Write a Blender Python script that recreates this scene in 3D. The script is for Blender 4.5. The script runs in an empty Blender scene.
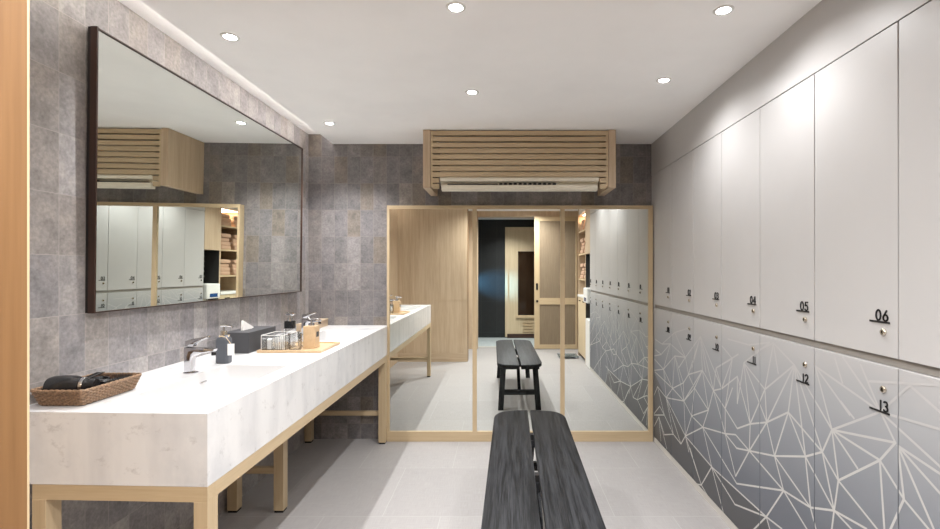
import bpy, bmesh, math, random
from mathutils import Vector, Matrix, Euler
random.seed(7)
C = bpy.context.scene.collection
sc = bpy.context.scene
PI = math.pi
F = 474.0; CX = 502.0; CY = 270.0; EYE = 1.30

# ------------------------------------------------------------------ nodes
def new_mat(name):
    m = bpy.data.materials.new(name); m.use_nodes = True
    nt = m.node_tree
    return m, nt, nt.nodes['Principled BSDF']
def N(nt, t, **kw):
    n = nt.nodes.new(t)
    for k, v in kw.items(): setattr(n, k, v)
    return n
def L(nt, a, b): nt.links.new(a, b)
def math_n(nt, op, a, b=None, c=None):
    n = N(nt, 'ShaderNodeMath', operation=op)
    for i, v in enumerate((a, b, c)):
        if v is None: continue
        if isinstance(v, (int, float)): n.inputs[i].default_value = v
        else: L(nt, v, n.inputs[i])
    return n.outputs[0]
def ramp(nt, fac, stops, interp='LINEAR'):
    n = N(nt, 'ShaderNodeValToRGB'); cr = n.color_ramp; cr.interpolation = interp
    while len(cr.elements) < len(stops): cr.elements.new(0.5)
    for e, (p, c) in zip(cr.elements, stops):
        e.position = p; e.color = (*c, 1)
    L(nt, fac, n.inputs[0]); return n.outputs[0]
def mixc(nt, fac, a, b, blend='MIX'):
    n = N(nt, 'ShaderNodeMix', data_type='RGBA', blend_type=blend)
    for idx, v in ((0, fac), (6, a), (7, b)):
        if isinstance(v, (int, float)): n.inputs[idx].default_value = v
        elif isinstance(v, tuple): n.inputs[idx].default_value = (*v, 1)
        else: L(nt, v, n.inputs[idx])
    return n.outputs[2]
def noise(nt, vec, scale, detail=4, rough=0.55):
    n = N(nt, 'ShaderNodeTexNoise'); n.inputs['Scale'].default_value = scale
    n.inputs['Detail'].default_value = detail; n.inputs['Roughness'].default_value = rough
    L(nt, vec, n.inputs['Vector']); return n.outputs['Fac']
def mapped(nt, scale=(1, 1, 1), loc=(0, 0, 0), rot=(0, 0, 0), src='Object'):
    if src == 'Position':
        o = N(nt, 'ShaderNodeNewGeometry').outputs['Position']
    else:
        o = N(nt, 'ShaderNodeTexCoord').outputs[src]
    mp = N(nt, 'ShaderNodeMapping')
    mp.inputs['Scale'].default_value = scale; mp.inputs['Location'].default_value = loc
    mp.inputs['Rotation'].default_value = rot
    L(nt, o, mp.inputs['Vector']); return mp.outputs[0]
def bump(nt, b, h, strength=0.2, dist=0.002):
    n = N(nt, 'ShaderNodeBump'); n.inputs['Strength'].default_value = strength
    n.inputs['Distance'].default_value = dist
    L(nt, h, n.inputs['Height']); L(nt, n.outputs[0], b.inputs['Normal'])
def simple(name, col, rough=0.5, metal=0.0, spec=0.5, nscale=0, namt=0.0):
    m, nt, b = new_mat(name)
    b.inputs['Roughness'].default_value = rough; b.inputs['Metallic'].default_value = metal
    b.inputs['Specular IOR Level'].default_value = spec
    v = mapped(nt)
    f = noise(nt, v, nscale or 40)
    a = namt or 0.03
    d = tuple(max(0, c * (1 - a)) for c in col); u = tuple(min(1, c * (1 + a)) for c in col)
    L(nt, ramp(nt, f, [(0.3, d), (0.7, u)]), b.inputs['Base Color'])
    return m
def wood(name, dark, light, axis, rough=0.45, scale=1.0, contrast=1.0, bumpy=0.0):
    m, nt, b = new_mat(name)
    hi, lo = 34 * scale, 1.6 * scale
    s = [hi, hi, hi]; s[axis] = lo
    v = mapped(nt, tuple(s))
    f1 = noise(nt, v, 1.0, 6, 0.6)
    s2 = [170 * scale] * 3; s2[axis] = 5 * scale
    f2 = noise(nt, mapped(nt, tuple(s2)), 1.0, 3, 0.6)
    f = math_n(nt, 'ADD', math_n(nt, 'MULTIPLY', f1, 0.6), math_n(nt, 'MULTIPLY', f2, 0.4))
    h = 0.18 / contrast
    L(nt, ramp(nt, f, [(0.5 - h, dark), (0.5 + h, light)]), b.inputs['Base Color'])
    b.inputs['Roughness'].default_value = rough
    if bumpy: b.inputs['Specular IOR Level'].default_value = 0.22
    if bumpy: bump(nt, b, f, bumpy, 0.003)
    return m
def tile_mat(name, uaxis, u0, tw, v0, th, cols, mortar, rough=0.5):
    m, nt, b = new_mat(name)
    pos = N(nt, 'ShaderNodeNewGeometry').outputs['Position']
    sp = N(nt, 'ShaderNodeSeparateXYZ'); L(nt, pos, sp.inputs[0])
    u = math_n(nt, 'DIVIDE', math_n(nt, 'SUBTRACT', sp.outputs[uaxis], u0), tw)
    v = math_n(nt, 'DIVIDE', math_n(nt, 'SUBTRACT', sp.outputs[2], v0), th)
    cu, cv = math_n(nt, 'FLOOR', u), math_n(nt, 'FLOOR', v)
    cb = N(nt, 'ShaderNodeCombineXYZ'); L(nt, cu, cb.inputs[0]); L(nt, cv, cb.inputs[1])
    wn = N(nt, 'ShaderNodeTexWhiteNoise', noise_dimensions='3D'); L(nt, cb.outputs[0], wn.inputs['Vector'])
    n = len(cols)
    tilec = ramp(nt, wn.outputs['Value'], [(i / n, c) for i, c in enumerate(cols)], 'CONSTANT')
    off = N(nt, 'ShaderNodeVectorMath', operation='MULTIPLY_ADD')
    L(nt, cb.outputs[0], off.inputs[0]); off.inputs[1].default_value = (3.7, 5.1, 2.3); L(nt, pos, off.inputs[2])
    n1 = noise(nt, off.outputs[0], 14, 8, 0.62)
    n2 = noise(nt, off.outputs[0], 75, 5, 0.7)
    mott = ramp(nt, n1, [(0.28, (0.70, 0.70, 0.70)), (0.5, (1, 1, 1)), (0.72, (1.28, 1.24, 1.2))])
    c1 = mixc(nt, 1.0, tilec, mott, 'MULTIPLY')
    c1 = mixc(nt, 1.0, c1, ramp(nt, n2, [(0.3, (0.74, 0.74, 0.74)), (0.7, (1.22, 1.22, 1.22))]), 'MULTIPLY')
    fu, fv = math_n(nt, 'FRACT', u), math_n(nt, 'FRACT', v)
    du = math_n(nt, 'MULTIPLY', math_n(nt, 'MINIMUM', fu, math_n(nt, 'SUBTRACT', 1.0, fu)), tw)
    dv = math_n(nt, 'MULTIPLY', math_n(nt, 'MINIMUM', fv, math_n(nt, 'SUBTRACT', 1.0, fv)), th)
    d = math_n(nt, 'MINIMUM', du, dv)
    j = math_n(nt, 'LESS_THAN', d, 0.0011)
    L(nt, mixc(nt, j, c1, mortar), b.inputs['Base Color'])
    b.inputs['Roughness'].default_value = rough
    h = math_n(nt, 'ADD', math_n(nt, 'MULTIPLY', math_n(nt, 'SUBTRACT', 1.0, j), 0.6), math_n(nt, 'MULTIPLY', n1, 0.4))
    bump(nt, b, h, 0.25, 0.002)
    return m

# ------------------------------------------------------------------ materials
M = {}
TC = [(0.262, 0.246, 0.246), (0.305, 0.287, 0.282), (0.238, 0.225, 0.227), (0.280, 0.256, 0.242), (0.345, 0.325, 0.320), (0.251, 0.238, 0.243), (0.291, 0.273, 0.273)]
M['tile_left'] = tile_mat('stone_tile_left', 1, 0.094, 0.1, 1.145, 0.2055, TC, (0.36, 0.33, 0.31))
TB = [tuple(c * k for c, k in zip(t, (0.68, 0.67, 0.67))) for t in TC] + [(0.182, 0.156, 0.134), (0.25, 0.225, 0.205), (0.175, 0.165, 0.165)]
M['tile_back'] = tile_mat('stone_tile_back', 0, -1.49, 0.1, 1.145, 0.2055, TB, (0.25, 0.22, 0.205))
M['tile_dark'] = tile_mat('dark_slate_tile', 0, -0.1, 0.30, 0.1, 0.60,
                          [(0.008, 0.010, 0.011), (0.010, 0.012, 0.013), (0.007, 0.009, 0.010)], (0.05, 0.055, 0.06), 0.5)
M['ceiling'] = simple('white_ceiling_paint', (0.95, 0.945, 0.94), 0.9, nscale=3)
M['plaster'] = simple('plain_plaster', (0.6, 0.58, 0.55), 0.9)

def floor_mat():
    m, nt, b = new_mat('linen_floor_tile')
    pos = N(nt, 'ShaderNodeNewGeometry').outputs['Position']
    sp = N(nt, 'ShaderNodeSeparateXYZ'); L(nt, pos, sp.inputs[0])
    W = 0.613
    v = math_n(nt, 'DIVIDE', math_n(nt, 'SUBTRACT', sp.outputs[1], 3.112), 0.612)
    row = math_n(nt, 'FLOOR', v)
    odd = math_n(nt, 'MODULO', math_n(nt, 'ABSOLUTE', row), 2.0)
    u = math_n(nt, 'ADD', math_n(nt, 'DIVIDE', math_n(nt, 'SUBTRACT', sp.outputs[0], -0.938), W), math_n(nt, 'MULTIPLY', odd, 0.5))
    col = math_n(nt, 'FLOOR', u)
    cb = N(nt, 'ShaderNodeCombineXYZ'); L(nt, col, cb.inputs[0]); L(nt, row, cb.inputs[1])
    wn = N(nt, 'ShaderNodeTexWhiteNoise', noise_dimensions='3D'); L(nt, cb.outputs[0], wn.inputs['Vector'])
    base = ramp(nt, wn.outputs['Value'], [(0, (0.318, 0.301, 0.293)), (1, (0.344, 0.325, 0.316))])
    nx = noise(nt, mapped(nt, (420, 12, 1), src='Position'), 1.0, 2)
    ny = noise(nt, mapped(nt, (12, 420, 1), src='Position'), 1.0, 2)
    lin = math_n(nt, 'MULTIPLY', math_n(nt, 'ADD', nx, ny), 0.5)
    c = mixc(nt, 1.0, base, ramp(nt, lin, [(0.35, (0.88, 0.88, 0.88)), (0.65, (1.1, 1.1, 1.1))]), 'MULTIPLY')
    fu, fv = math_n(nt, 'FRACT', u), math_n(nt, 'FRACT', v)
    du = math_n(nt, 'MULTIPLY', math_n(nt, 'MINIMUM', fu, math_n(nt, 'SUBTRACT', 1.0, fu)), W)
    dv = math_n(nt, 'MULTIPLY', math_n(nt, 'MINIMUM', fv, math_n(nt, 'SUBTRACT', 1.0, fv)), W)
    j = math_n(nt, 'LESS_THAN', math_n(nt, 'MINIMUM', du, dv), 0.0018)
    L(nt, mixc(nt, j, c, (0.385, 0.37, 0.36)), b.inputs['Base Color'])
    b.inputs['Roughness'].default_value = 0.55
    bump(nt, b, math_n(nt, 'SUBTRACT', lin, math_n(nt, 'MULTIPLY', j, 0.5)), 0.1, 0.001)
    return m
M['floor'] = floor_mat()
M['wet_floor'] = simple('wet_room_floor', (0.42, 0.46, 0.46), 0.5, nscale=10, namt=0.08)

OAK_D, OAK_L = (0.43, 0.315, 0.205), (0.60, 0.465, 0.325)
for ax, k in enumerate('xyz'):
    M['oak_' + k] = wood('oak_veneer_' + k, OAK_D, OAK_L, ax)
    M['ash_' + k] = wood('pale_ash_' + k, (0.43, 0.32, 0.19), (0.545, 0.425, 0.27), ax, contrast=0.8)
    M['walnut_' + k] = wood('dark_walnut_' + k, (0.025, 0.011, 0.007), (0.060, 0.027, 0.017), ax, 0.35)
    M['bench_' + k] = wood('charred_black_wood_' + k, (0.003, 0.003, 0.0035), (0.026, 0.027, 0.030), ax, 0.55, 1.5, 2.2, 0.7)
M['oak_jamb_warm_lit'] = wood('oak_jamb_warm_lit', (0.155, 0.076, 0.028), (0.225, 0.118, 0.047), 2)  # same oak as the panel, with warm light on the jamb mixed into its colour
M['bamboo'] = wood('bamboo', (0.50, 0.345, 0.20), (0.62, 0.45, 0.275), 1, 0.4)
M['weave_panel'] = wood('woven_panel', (0.17, 0.125, 0.08), (0.25, 0.19, 0.125), 2, 0.7, 2.0)
M['cream_wood'] = wood('cream_spruce', (0.52, 0.41, 0.26), (0.66, 0.54, 0.36), 2, 0.5)

def marble():
    m, nt, b = new_mat('white_marble')
    v = mapped(nt, (1, 1, 1), src='Position')
    n1 = noise(nt, v, 5.0, 8, 0.62)
    wv = mapped(nt, (7, 7, 1.3), src='Position')
    n2 = noise(nt, wv, 1.0, 5, 0.6)
    n3 = noise(nt, mapped(nt, (1, 1.5, 1.4), rot=(0.6, 0.4, 0.7), src='Position'), 13, 9, 0.72)
    c = ramp(nt, n1, [(0.28, (0.60, 0.60, 0.605)), (0.52, (0.70, 0.692, 0.685))])
    c = mixc(nt, 1.0, c, ramp(nt, n2, [(0.30, (0.85, 0.85, 0.865)), (0.55, (1, 1, 1))]), 'MULTIPLY')
    c = mixc(nt, 1.0, c, ramp(nt, n3, [(0.33, (0.82, 0.81, 0.81)), (0.42, (1, 1, 1))]), 'MULTIPLY')
    L(nt, c, b.inputs['Base Color']); b.inputs['Roughness'].default_value = 0.22
    return m
M['marble'] = marble()
M['basin'] = simple('white_solid_basin', (0.52, 0.51, 0.505), 0.2, nscale=6)
def mirror(name, col):
    m, nt, b = new_mat(name)
    b.inputs['Metallic'].default_value = 1; b.inputs['Roughness'].default_value = 0.0
    b.inputs['Base Color'].default_value = (*col, 1); return m
M['mirror'] = mirror('silvered_mirror', (0.88, 0.91, 0.875))
M['chrome'] = simple('chrome', (0.62, 0.62, 0.64), 0.06, 1.0)
M['brass'] = simple('warm_steel', (0.72, 0.66, 0.56), 0.2, 1.0)
M['black'] = simple('black_plastic', (0.012, 0.012, 0.013), 0.25)
M['black_matt'] = simple('matt_black', (0.010, 0.009, 0.009), 0.6)
M['char'] = simple('charcoal_box_card', (0.050, 0.050, 0.055), 0.5)
M['bottle'] = simple('slate_grey_plastic', (0.085, 0.092, 0.108), 0.4)
M['locker'] = simple('grey_white_lacquer', (0.49, 0.477, 0.468), 0.42, nscale=4, namt=0.015)
M['locker_body'] = simple('locker_carcass', (0.28, 0.26, 0.24), 0.7)
M['band'] = simple('grey_finger_rail', (0.30, 0.278, 0.25), 0.5)
M['plinth'] = simple('pale_plinth', (0.52, 0.49, 0.45), 0.5)
M['white'] = simple('white_plastic', (0.74, 0.73, 0.70), 0.4)
M['cream'] = simple('cream_plastic', (0.72, 0.67, 0.55), 0.4)
M['paper'] = simple('white_paper', (0.82, 0.80, 0.77), 0.8)
M['string'] = simple('beige_twine', (0.55, 0.44, 0.30), 0.9)
M['towel'] = simple('tan_towel_terry', (0.42, 0.27, 0.18), 0.95, nscale=300, namt=0.15)
M['grey_glass'] = simple('smoked_scale_glass', (0.12, 0.15, 0.16), 0.15)
M['niche'] = simple('dark_niche', (0.03, 0.028, 0.026), 0.6)
M['wicker'] = simple('brown_wicker', (0.25, 0.155, 0.090), 0.5, nscale=150, namt=0.5)
M['wicker_in'] = simple('brown_wicker_liner', (0.075, 0.036, 0.02), 0.7)
M['saunaglass'] = simple('dark_amber_glass', (0.022, 0.010, 0.005), 0.08)
M['blue_panel'] = simple('blue_display', (0.03, 0.08, 0.22), 0.2)
def emis(name, col, s):
    m, nt, b = new_mat(name)
    b.inputs['Emission Color'].default_value = (*col, 1); b.inputs['Emission Strength'].default_value = s
    b.inputs['Base Color'].default_value = (0.9, 0.9, 0.9, 1); return m
WARM = (0.99, 0.99, 1.0)
M['lamp'] = emis('downlight_lens', WARM, 22)
M['led'] = emis('led_strip_light', (1.0, 0.93, 0.87), 6)
def clear(name, tint=(1, 1, 1), gl=0.12):
    m = bpy.data.materials.new(name); m.use_nodes = True; nt = m.node_tree
    nt.nodes.remove(nt.nodes['Principled BSDF'])
    out = nt.nodes['Material Output']
    t = N(nt, 'ShaderNodeBsdfTransparent'); t.inputs[0].default_value = (*tint, 1)
    g = N(nt, 'ShaderNodeBsdfGlossy'); g.inputs['Roughness'].default_value = 0.04
    fr = N(nt, 'ShaderNodeLayerWeight'); fr.inputs[0].default_value = 0.35
    fac = math_n(nt, 'ADD', math_n(nt, 'MULTIPLY', fr.outputs['Fresnel'], 0.7), gl)
    mx = N(nt, 'ShaderNodeMixShader'); L(nt, fac, mx.inputs[0]); L(nt, t.outputs[0], mx.inputs[1]); L(nt, g.outputs[0], mx.inputs[2])
    L(nt, mx.outputs[0], out.inputs[0]); return m
M['acrylic'] = clear('clear_acrylic', (0.985, 0.99, 0.99), 0.03)
M['glass'] = clear('clear_glass', (0.985, 0.99, 0.99), 0.03)

def grad(name, stops, rough=0.42):   # printed vinyl, a gradient belonging to the print
    m, nt, b = new_mat(name)
    pos = N(nt, 'ShaderNodeNewGeometry').outputs['Position']
    sp = N(nt, 'ShaderNodeSeparateXYZ'); L(nt, pos, sp.inputs[0])
    n = noise(nt, mapped(nt, (1.3, 1.3, 1.3), src='Position'), 1.0, 2)
    f = math_n(nt, 'ADD', sp.outputs[2], math_n(nt, 'MULTIPLY', math_n(nt, 'SUBTRACT', n, 0.5), 0.12))
    L(nt, ramp(nt, f, stops), b.inputs['Base Color']); b.inputs['Roughness'].default_value = rough
    return m
M['print'] = grad('printed_grey_vinyl', [(0.0, (0.085, 0.092, 0.109)), (0.35, (0.124, 0.134, 0.157)), (0.62, (0.228, 0.240, 0.262)), (0.86, (0.36, 0.364, 0.374)), (1.0, (0.455, 0.445, 0.44))])
M['print_dark'] = grad('printed_dark_vinyl', [(0.0, (0.058, 0.058, 0.062)), (0.25, (0.075, 0.076, 0.081)), (0.6, (0.125, 0.127, 0.134))])
M['print_line'] = grad('printed_pale_line', [(0.0, (0.52, 0.505, 0.475)), (0.55, (0.52, 0.51, 0.49)), (0.85, (0.465, 0.458, 0.45)), (1.0, (0.48, 0.468, 0.46))])

# ------------------------------------------------------------------ mesh helpers
class MB:
    def __init__(s): s.bm = bmesh.new(); s.smooth = False
    def box(s, x0, x1, y0, y1, z0, z1, bev=0.0, seg=2, mat=None):
        vs = [s.bm.verts.new(p) for p in ((x0,y0,z0),(x1,y0,z0),(x1,y1,z0),(x0,y1,z0),(x0,y0,z1),(x1,y0,z1),(x1,y1,z1),(x0,y1,z1))]
        fs = [s.bm.faces.new([vs[i] for i in f]) for f in ((3,2,1,0),(4,5,6,7),(0,1,5,4),(1,2,6,5),(2,3,7,6),(3,0,4,7))]
        if bev:
            es = list({e for f in fs for e in f.edges})
            bmesh.ops.bevel(s.bm, geom=es, offset=bev, segments=seg, profile=0.5, affect='EDGES')
        if mat: bmesh.ops.transform(s.bm, matrix=mat, verts=[v for v in vs if v.is_valid])
        return s
    def prism(s, pts, a, b, axis=1, bev=0.0):
        """pts 2-D outline extruded along axis from a to b."""
        def P(p, t):
            if axis == 0: return (t, p[0], p[1])
            if axis == 1: return (p[0], t, p[1])
            return (p[0], p[1], t)
        lo = [s.bm.verts.new(P(p, a)) for p in pts]; hi = [s.bm.verts.new(P(p, b)) for p in pts]
        n = len(pts); fs = []
        fs.append(s.bm.faces.new(lo[::-1])); fs.append(s.bm.faces.new(hi))
        for i in range(n): fs.append(s.bm.faces.new((lo[i], lo[(i+1) % n], hi[(i+1) % n], hi[i])))
        bmesh.ops.recalc_face_normals(s.bm, faces=fs)
        if bev:
            es = list({e for f in fs[:2] for e in f.edges})
            bmesh.ops.bevel(s.bm, geom=es, offset=bev, segments=2, profile=0.5, affect='EDGES')
        return s
    def lathe(s, prof, org=(0,0,0), n=24, axis=2, cap=True):
        rings = []
        def P(r, t, a):
            c, d = r * math.cos(a), r * math.sin(a)
            p = (c, d, t) if axis == 2 else ((t, c, d) if axis == 0 else (c, t, d))
            return Vector(p) + Vector(org)
        for r, t in prof:
            rings.append([s.bm.verts.new(P(r, t, 2 * PI * i / n)) for i in range(n)])
        fs = []
        for A, B in zip(rings, rings[1:]):
            for i in range(n): fs.append(s.bm.faces.new((A[i], A[(i+1) % n], B[(i+1) % n], B[i])))
        if cap:
            fs.append(s.bm.faces.new(rings[0][::-1])); fs.append(s.bm.faces.new(rings[-1]))
        bmesh.ops.recalc_face_normals(s.bm, faces=fs); s.smooth = True
        return s
    def tube(s, pts, r, n=8, closed=False):
        pts = [Vector(p) for p in pts]; m = len(pts); rings = []
        up = Vector((0, 0, 1))
        for i, p in enumerate(pts):
            a = pts[(i-1) % m] if (closed or i > 0) else p
            b = pts[(i+1) % m] if (closed or i < m-1) else p
            t = (b - a).normalized()
            u = up if abs(t.dot(up)) < 0.95 else Vector((1, 0, 0))
            x = t.cross(u).normalized(); y = x.cross(t).normalized()
            rr = r[i] if isinstance(r, (list, tuple)) else r
            rings.append([s.bm.verts.new(p + x * rr * math.cos(2*PI*k/n) + y * rr * math.sin(2*PI*k/n)) for k in range(n)])
        fs = []
        for i in range(m if closed else m-1):
            A, B = rings[i], rings[(i+1) % m]
            for k in range(n): fs.append(s.bm.faces.new((A[k], A[(k+1) % n], B[(k+1) % n], B[k])))
        if not closed:
            fs.append(s.bm.faces.new(rings[0][::-1])); fs.append(s.bm.faces.new(rings[-1]))
        bmesh.ops.recalc_face_normals(s.bm, faces=fs); s.smooth = True
        return s
    def loft(s, loops, cap0=False, cap1=True):
        R = [[s.bm.verts.new(p) for p in lp] for lp in loops]; n = len(R[0]); fs = []
        for A, B in zip(R, R[1:]):
            for i in range(n): fs.append(s.bm.faces.new((A[i], A[(i+1) % n], B[(i+1) % n], B[i])))
        if cap0: fs.append(s.bm.faces.new(R[0][::-1]))
        if cap1: fs.append(s.bm.faces.new(R[-1]))
        bmesh.ops.recalc_face_normals(s.bm, faces=fs)
        return s
    def build(s, name, mat, parent=None, kind=None, auto=None):
        me = bpy.data.meshes.new(name)
        if parent is not None and not isinstance(parent, tuple):
            org = Vector(parent.get('_org', (0, 0, 0)))
            s.bm.transform(Matrix.Translation(-org))
        s.bm.to_mesh(me); s.bm.free()
        for m in (mat if isinstance(mat, list) else [mat]): me.materials.append(m)
        if s.smooth:
            me.polygons.foreach_set('use_smooth', [True] * len(me.polygons))
            me.set_sharp_from_angle(angle=math.radians(auto or 35))
        o = bpy.data.objects.new(name, me); C.objects.link(o)
        if parent is not None: o.parent = parent
        if kind: o['kind'] = kind
        return o
def rrect(x0, x1, y0, y1, r, z, n=6):
    pts = []
    for cx, cy, a0 in ((x1-r, y1-r, 0), (x0+r, y1-r, PI/2), (x0+r, y0+r, PI), (x1-r, y0+r, 1.5*PI)):
        for k in range(n+1):
            a = a0 + PI/2*k/n
            pts.append((cx + r*math.cos(a), cy + r*math.sin(a), z))
    return pts
ROOTS = []
def thing(name, label, cat, loc=(0, 0, 0), group=None):
    o = bpy.data.objects.new(name, None); C.objects.link(o); o.empty_display_size = 0.05
    o['label'] = label; o['category'] = cat; o['_org'] = tuple(loc)
    o.location = loc
    if group: o['group'] = group
    ROOTS.append(o)
    return o
def tag(o, label, cat, group=None):
    o['label'] = label; o['category'] = cat
    if group: o['group'] = group
    return o
def bx(name, mat, parent, *b, bev=0.0, kind=None):
    return MB().box(*b, bev=bev).build(name, mat, parent, kind)
def S(name, mat, *b, bev=0.0): return bx(name, mat, None, *b, bev=bev, kind='structure')

# ------------------------------------------------------------------ room constants
XL, YB, ZC = -1.49, 3.65, 2.27
XK = 1.15                      # locker face
XR = 1.66
# floor, ceiling, walls
S('floor', M['floor'], -1.6, 1.8, -0.80, 3.75, -0.08, 0.0)
S('floor', M['wet_floor'], -1.6, 1.9, -2.1, -0.80, -0.08, 0.0)
c = MB()
c.box(-1.30, 1.80, -2.1, 3.75, ZC, 2.345)
c.box(-1.60, 1.80, -2.1, 3.75, 2.345, 2.42)
c.box(-1.60, -1.30, -2.1, 0.49, ZC, 2.345)
c.build('ceiling', M['ceiling'], kind='structure')
S('wall_left', M['tile_left'], XL - 0.1, XL, -0.60, 3.75, 0, 2.345)
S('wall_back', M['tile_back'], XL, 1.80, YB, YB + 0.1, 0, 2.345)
S('wall_right', M['plaster'], XR, XR + 0.12, -2.1, YB, 0, ZC)
# oak partition beside the camera (its end face is the pilaster at the left of the photo)
w = MB(); w.box(XL, -0.494, 0.30, 0.487, 0.125, 0.860); w.box(XL, -0.494, 0.30, 0.487, 0.867, ZC)
w.box(XL, -0.496, 0.302, 0.484, 0, ZC)
w.build('wall_entry', M['oak_z'], kind='structure')
S('trim_7', M['oak_z'], XL, XL + 0.012, 0.4876, 1.33, 0, ZC)
S('baseboard_entry', M['oak_x'], XL, -0.494, 0.487, 0.4895, 0.0, 0.123)
S('trim_6', M['oak_jamb_warm_lit'], -0.4935, -0.4885, 0.30, 0.4875, 0, ZC)
S('trim_1', M['ash_z'], -0.4935, -0.4885, 0.4876, 0.490, 0.0, ZC)
# doorway behind the camera
w = MB(); w.box(XL, -0.40, -0.75, -0.60, 0, ZC); w.box(-0.40, XR, -0.75, -0.60, 2.18, ZC); w.box(1.15, XR, -0.75, -0.60, 0, 2.18)
w.build('wall_front', M['oak_z'], kind='structure')
S('trim_2', M['plinth'], -0.40, 1.15, -0.80, -0.75, 0.0, 0.012)
# wet room beyond
S('wall_rear', M['tile_dark'], -1.6, 1.9, -2.05, -1.92, 0, ZC)
S('wall_side', M['tile_dark'], -1.25, -1.15, -1.92, -0.75, 0, ZC)

# fascia over, finger rail between, plinth under the lockers
YE, DW = 1.0075, 0.36875
S('trim_3', M['locker'], XK, XR, YE, YB, 2.026, ZC)
S('trim_4', M['band'], XK + 0.012, XR, YE, 3.5905, 1.0145, 1.0395)
S('baseboard_right', M['plinth'], XK + 0.002, XR, YE, 3.5905, 0.0, 0.038)
S('trim_5', M['locker'], XK + 0.002, XR, 3.5915, YB, 0.0, 2.024)

# ------------------------------------------------------------------ number strokes
def arc(cx, cy, rx, ry, a0, a1, n=10):
    return [(cx + rx*math.cos(math.radians(a0+(a1-a0)*i/n)), cy + ry*math.sin(math.radians(a0+(a1-a0)*i/n))) for i in range(n+1)]
GL = {
 '0': (0.62, [arc(.31,.5,.28,.5,90,450,20)]),
 '1': (0.26, [[(.13,0),(.13,1)]]),
 '2': (0.56, [arc(.28,.74,.25,.26,170,-20,10) + [(.04,0),(.54,0)]]),
 '3': (0.56, [arc(.25,.76,.24,.24,150,-90,10) + arc(.25,.26,.27,.26,90,-150,10)]),
 '4': (0.60, [[(.46,0),(.46,1),(.03,.30),(.60,.30)]]),
 '5': (0.58, [[(.52,1),(.12,1),(.08,.56)] + arc(.27,.31,.27,.31,120,-150,12)]),
 '6': (0.60, [[(.44,1),(.10,.45)] + arc(.30,.29,.27,.29,145,505,18)]),
 '7': (0.56, [[(.03,1),(.54,1),(.16,0)]]),
 '8': (0.58, [arc(.29,.75,.22,.25,-90,270,16), arc(.29,.26,.27,.26,90,450,16)]),
 '9': (0.60, [[(.16,0),(.50,.55)] + arc(.30,.71,.27,.29,-35,325,18)]),
}
def strokes(mb, polys, place, t, x0, x1):
    """polys in (u,v); place maps (u,v)->(y,z); extruded in x."""
    for pl in polys:
        q = [Vector(place(p)) for p in pl]
        for a, b in zip(q, q[1:]):
            d = (b - a)
            if d.length < 1e-6: continue
            d.normalize(); nrm = Vector((-d.y, d.x)) * t * 0.5; e = d * t * 0.25
            p4 = [a - e + nrm, a - e - nrm, b + e - nrm, b + e + nrm]
            mb.prism([(p.x, p.y) for p in p4], x0, x1, axis=0)

# ------------------------------------------------------------------ lattice print on the lower doors (photo lines -> wall plane)
P = dict(n1=(749.4,450.8), n2=(766.9,422.3), n3=(774.6,456), n4=(805.5,456.5), n5=(822.4,451.9), n6=(783.7,490.6), n7=(810.6,507.5),
 n8=(834.3,510.6), n9=(838.5,480.5), n10=(832.1,429.8), n11=(766.4,516.8), n13=(788.4,412.2), n14=(794.4,365), n15=(815.2,366),
 n16=(880.6,411.8), n17=(895.5,442.7), n17b=(898,445.7), n18=(880,460.2), n19=(904.1,499.3), n20=(750.3,423.9), n21=(737.4,428.5),
 n22=(755.3,406.6), n23=(765,389.4), n24=(773.6,343),
 a1=(713.5,390.5), a2=(708.5,410), a3=(691.7,415.9), a4=(702.9,427.2), a5=(725.3,433.7), a6=(725.3,408.7), a8=(711.8,466.9), a9=(735.7,476.3),
 a10=(736.8,483.6), a11=(701.4,485), p1=(735.7,434.7), p2=(736.8,448.2), p3=(735,504.4),
 b2=(732.4,358.6), b3=(744,362.8), b6=(721.8,388.7), b7=(702.5,370.4), b8=(716.2,368), b9=(737.5,376.4), v1=(737.4,403.5), b10=(738.3,354.3),
 c1=(700.5,336.6), d1=(674.9,332.5), d2=(662.1,344.1), d3=(670.4,343.8), d4=(661.3,354.4), d5=(685.5,357.4), d6=(674.9,355.9),
 d7=(663.6,369.2), d8=(688.5,374.5), e1=(672.7,388.4), e2=(683.5,382.8), e4=(694.6,388.1), e5=(684,401), e6=(666.2,397.7), e10=(685.5,436),
 e11=(657.6,386.6), e12=(659.8,406.3), e13=(659,416.9), e14=(664.4,415), e15=(664.4,434.7), e16=(673.4,434.2), e17=(681,444))
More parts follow.
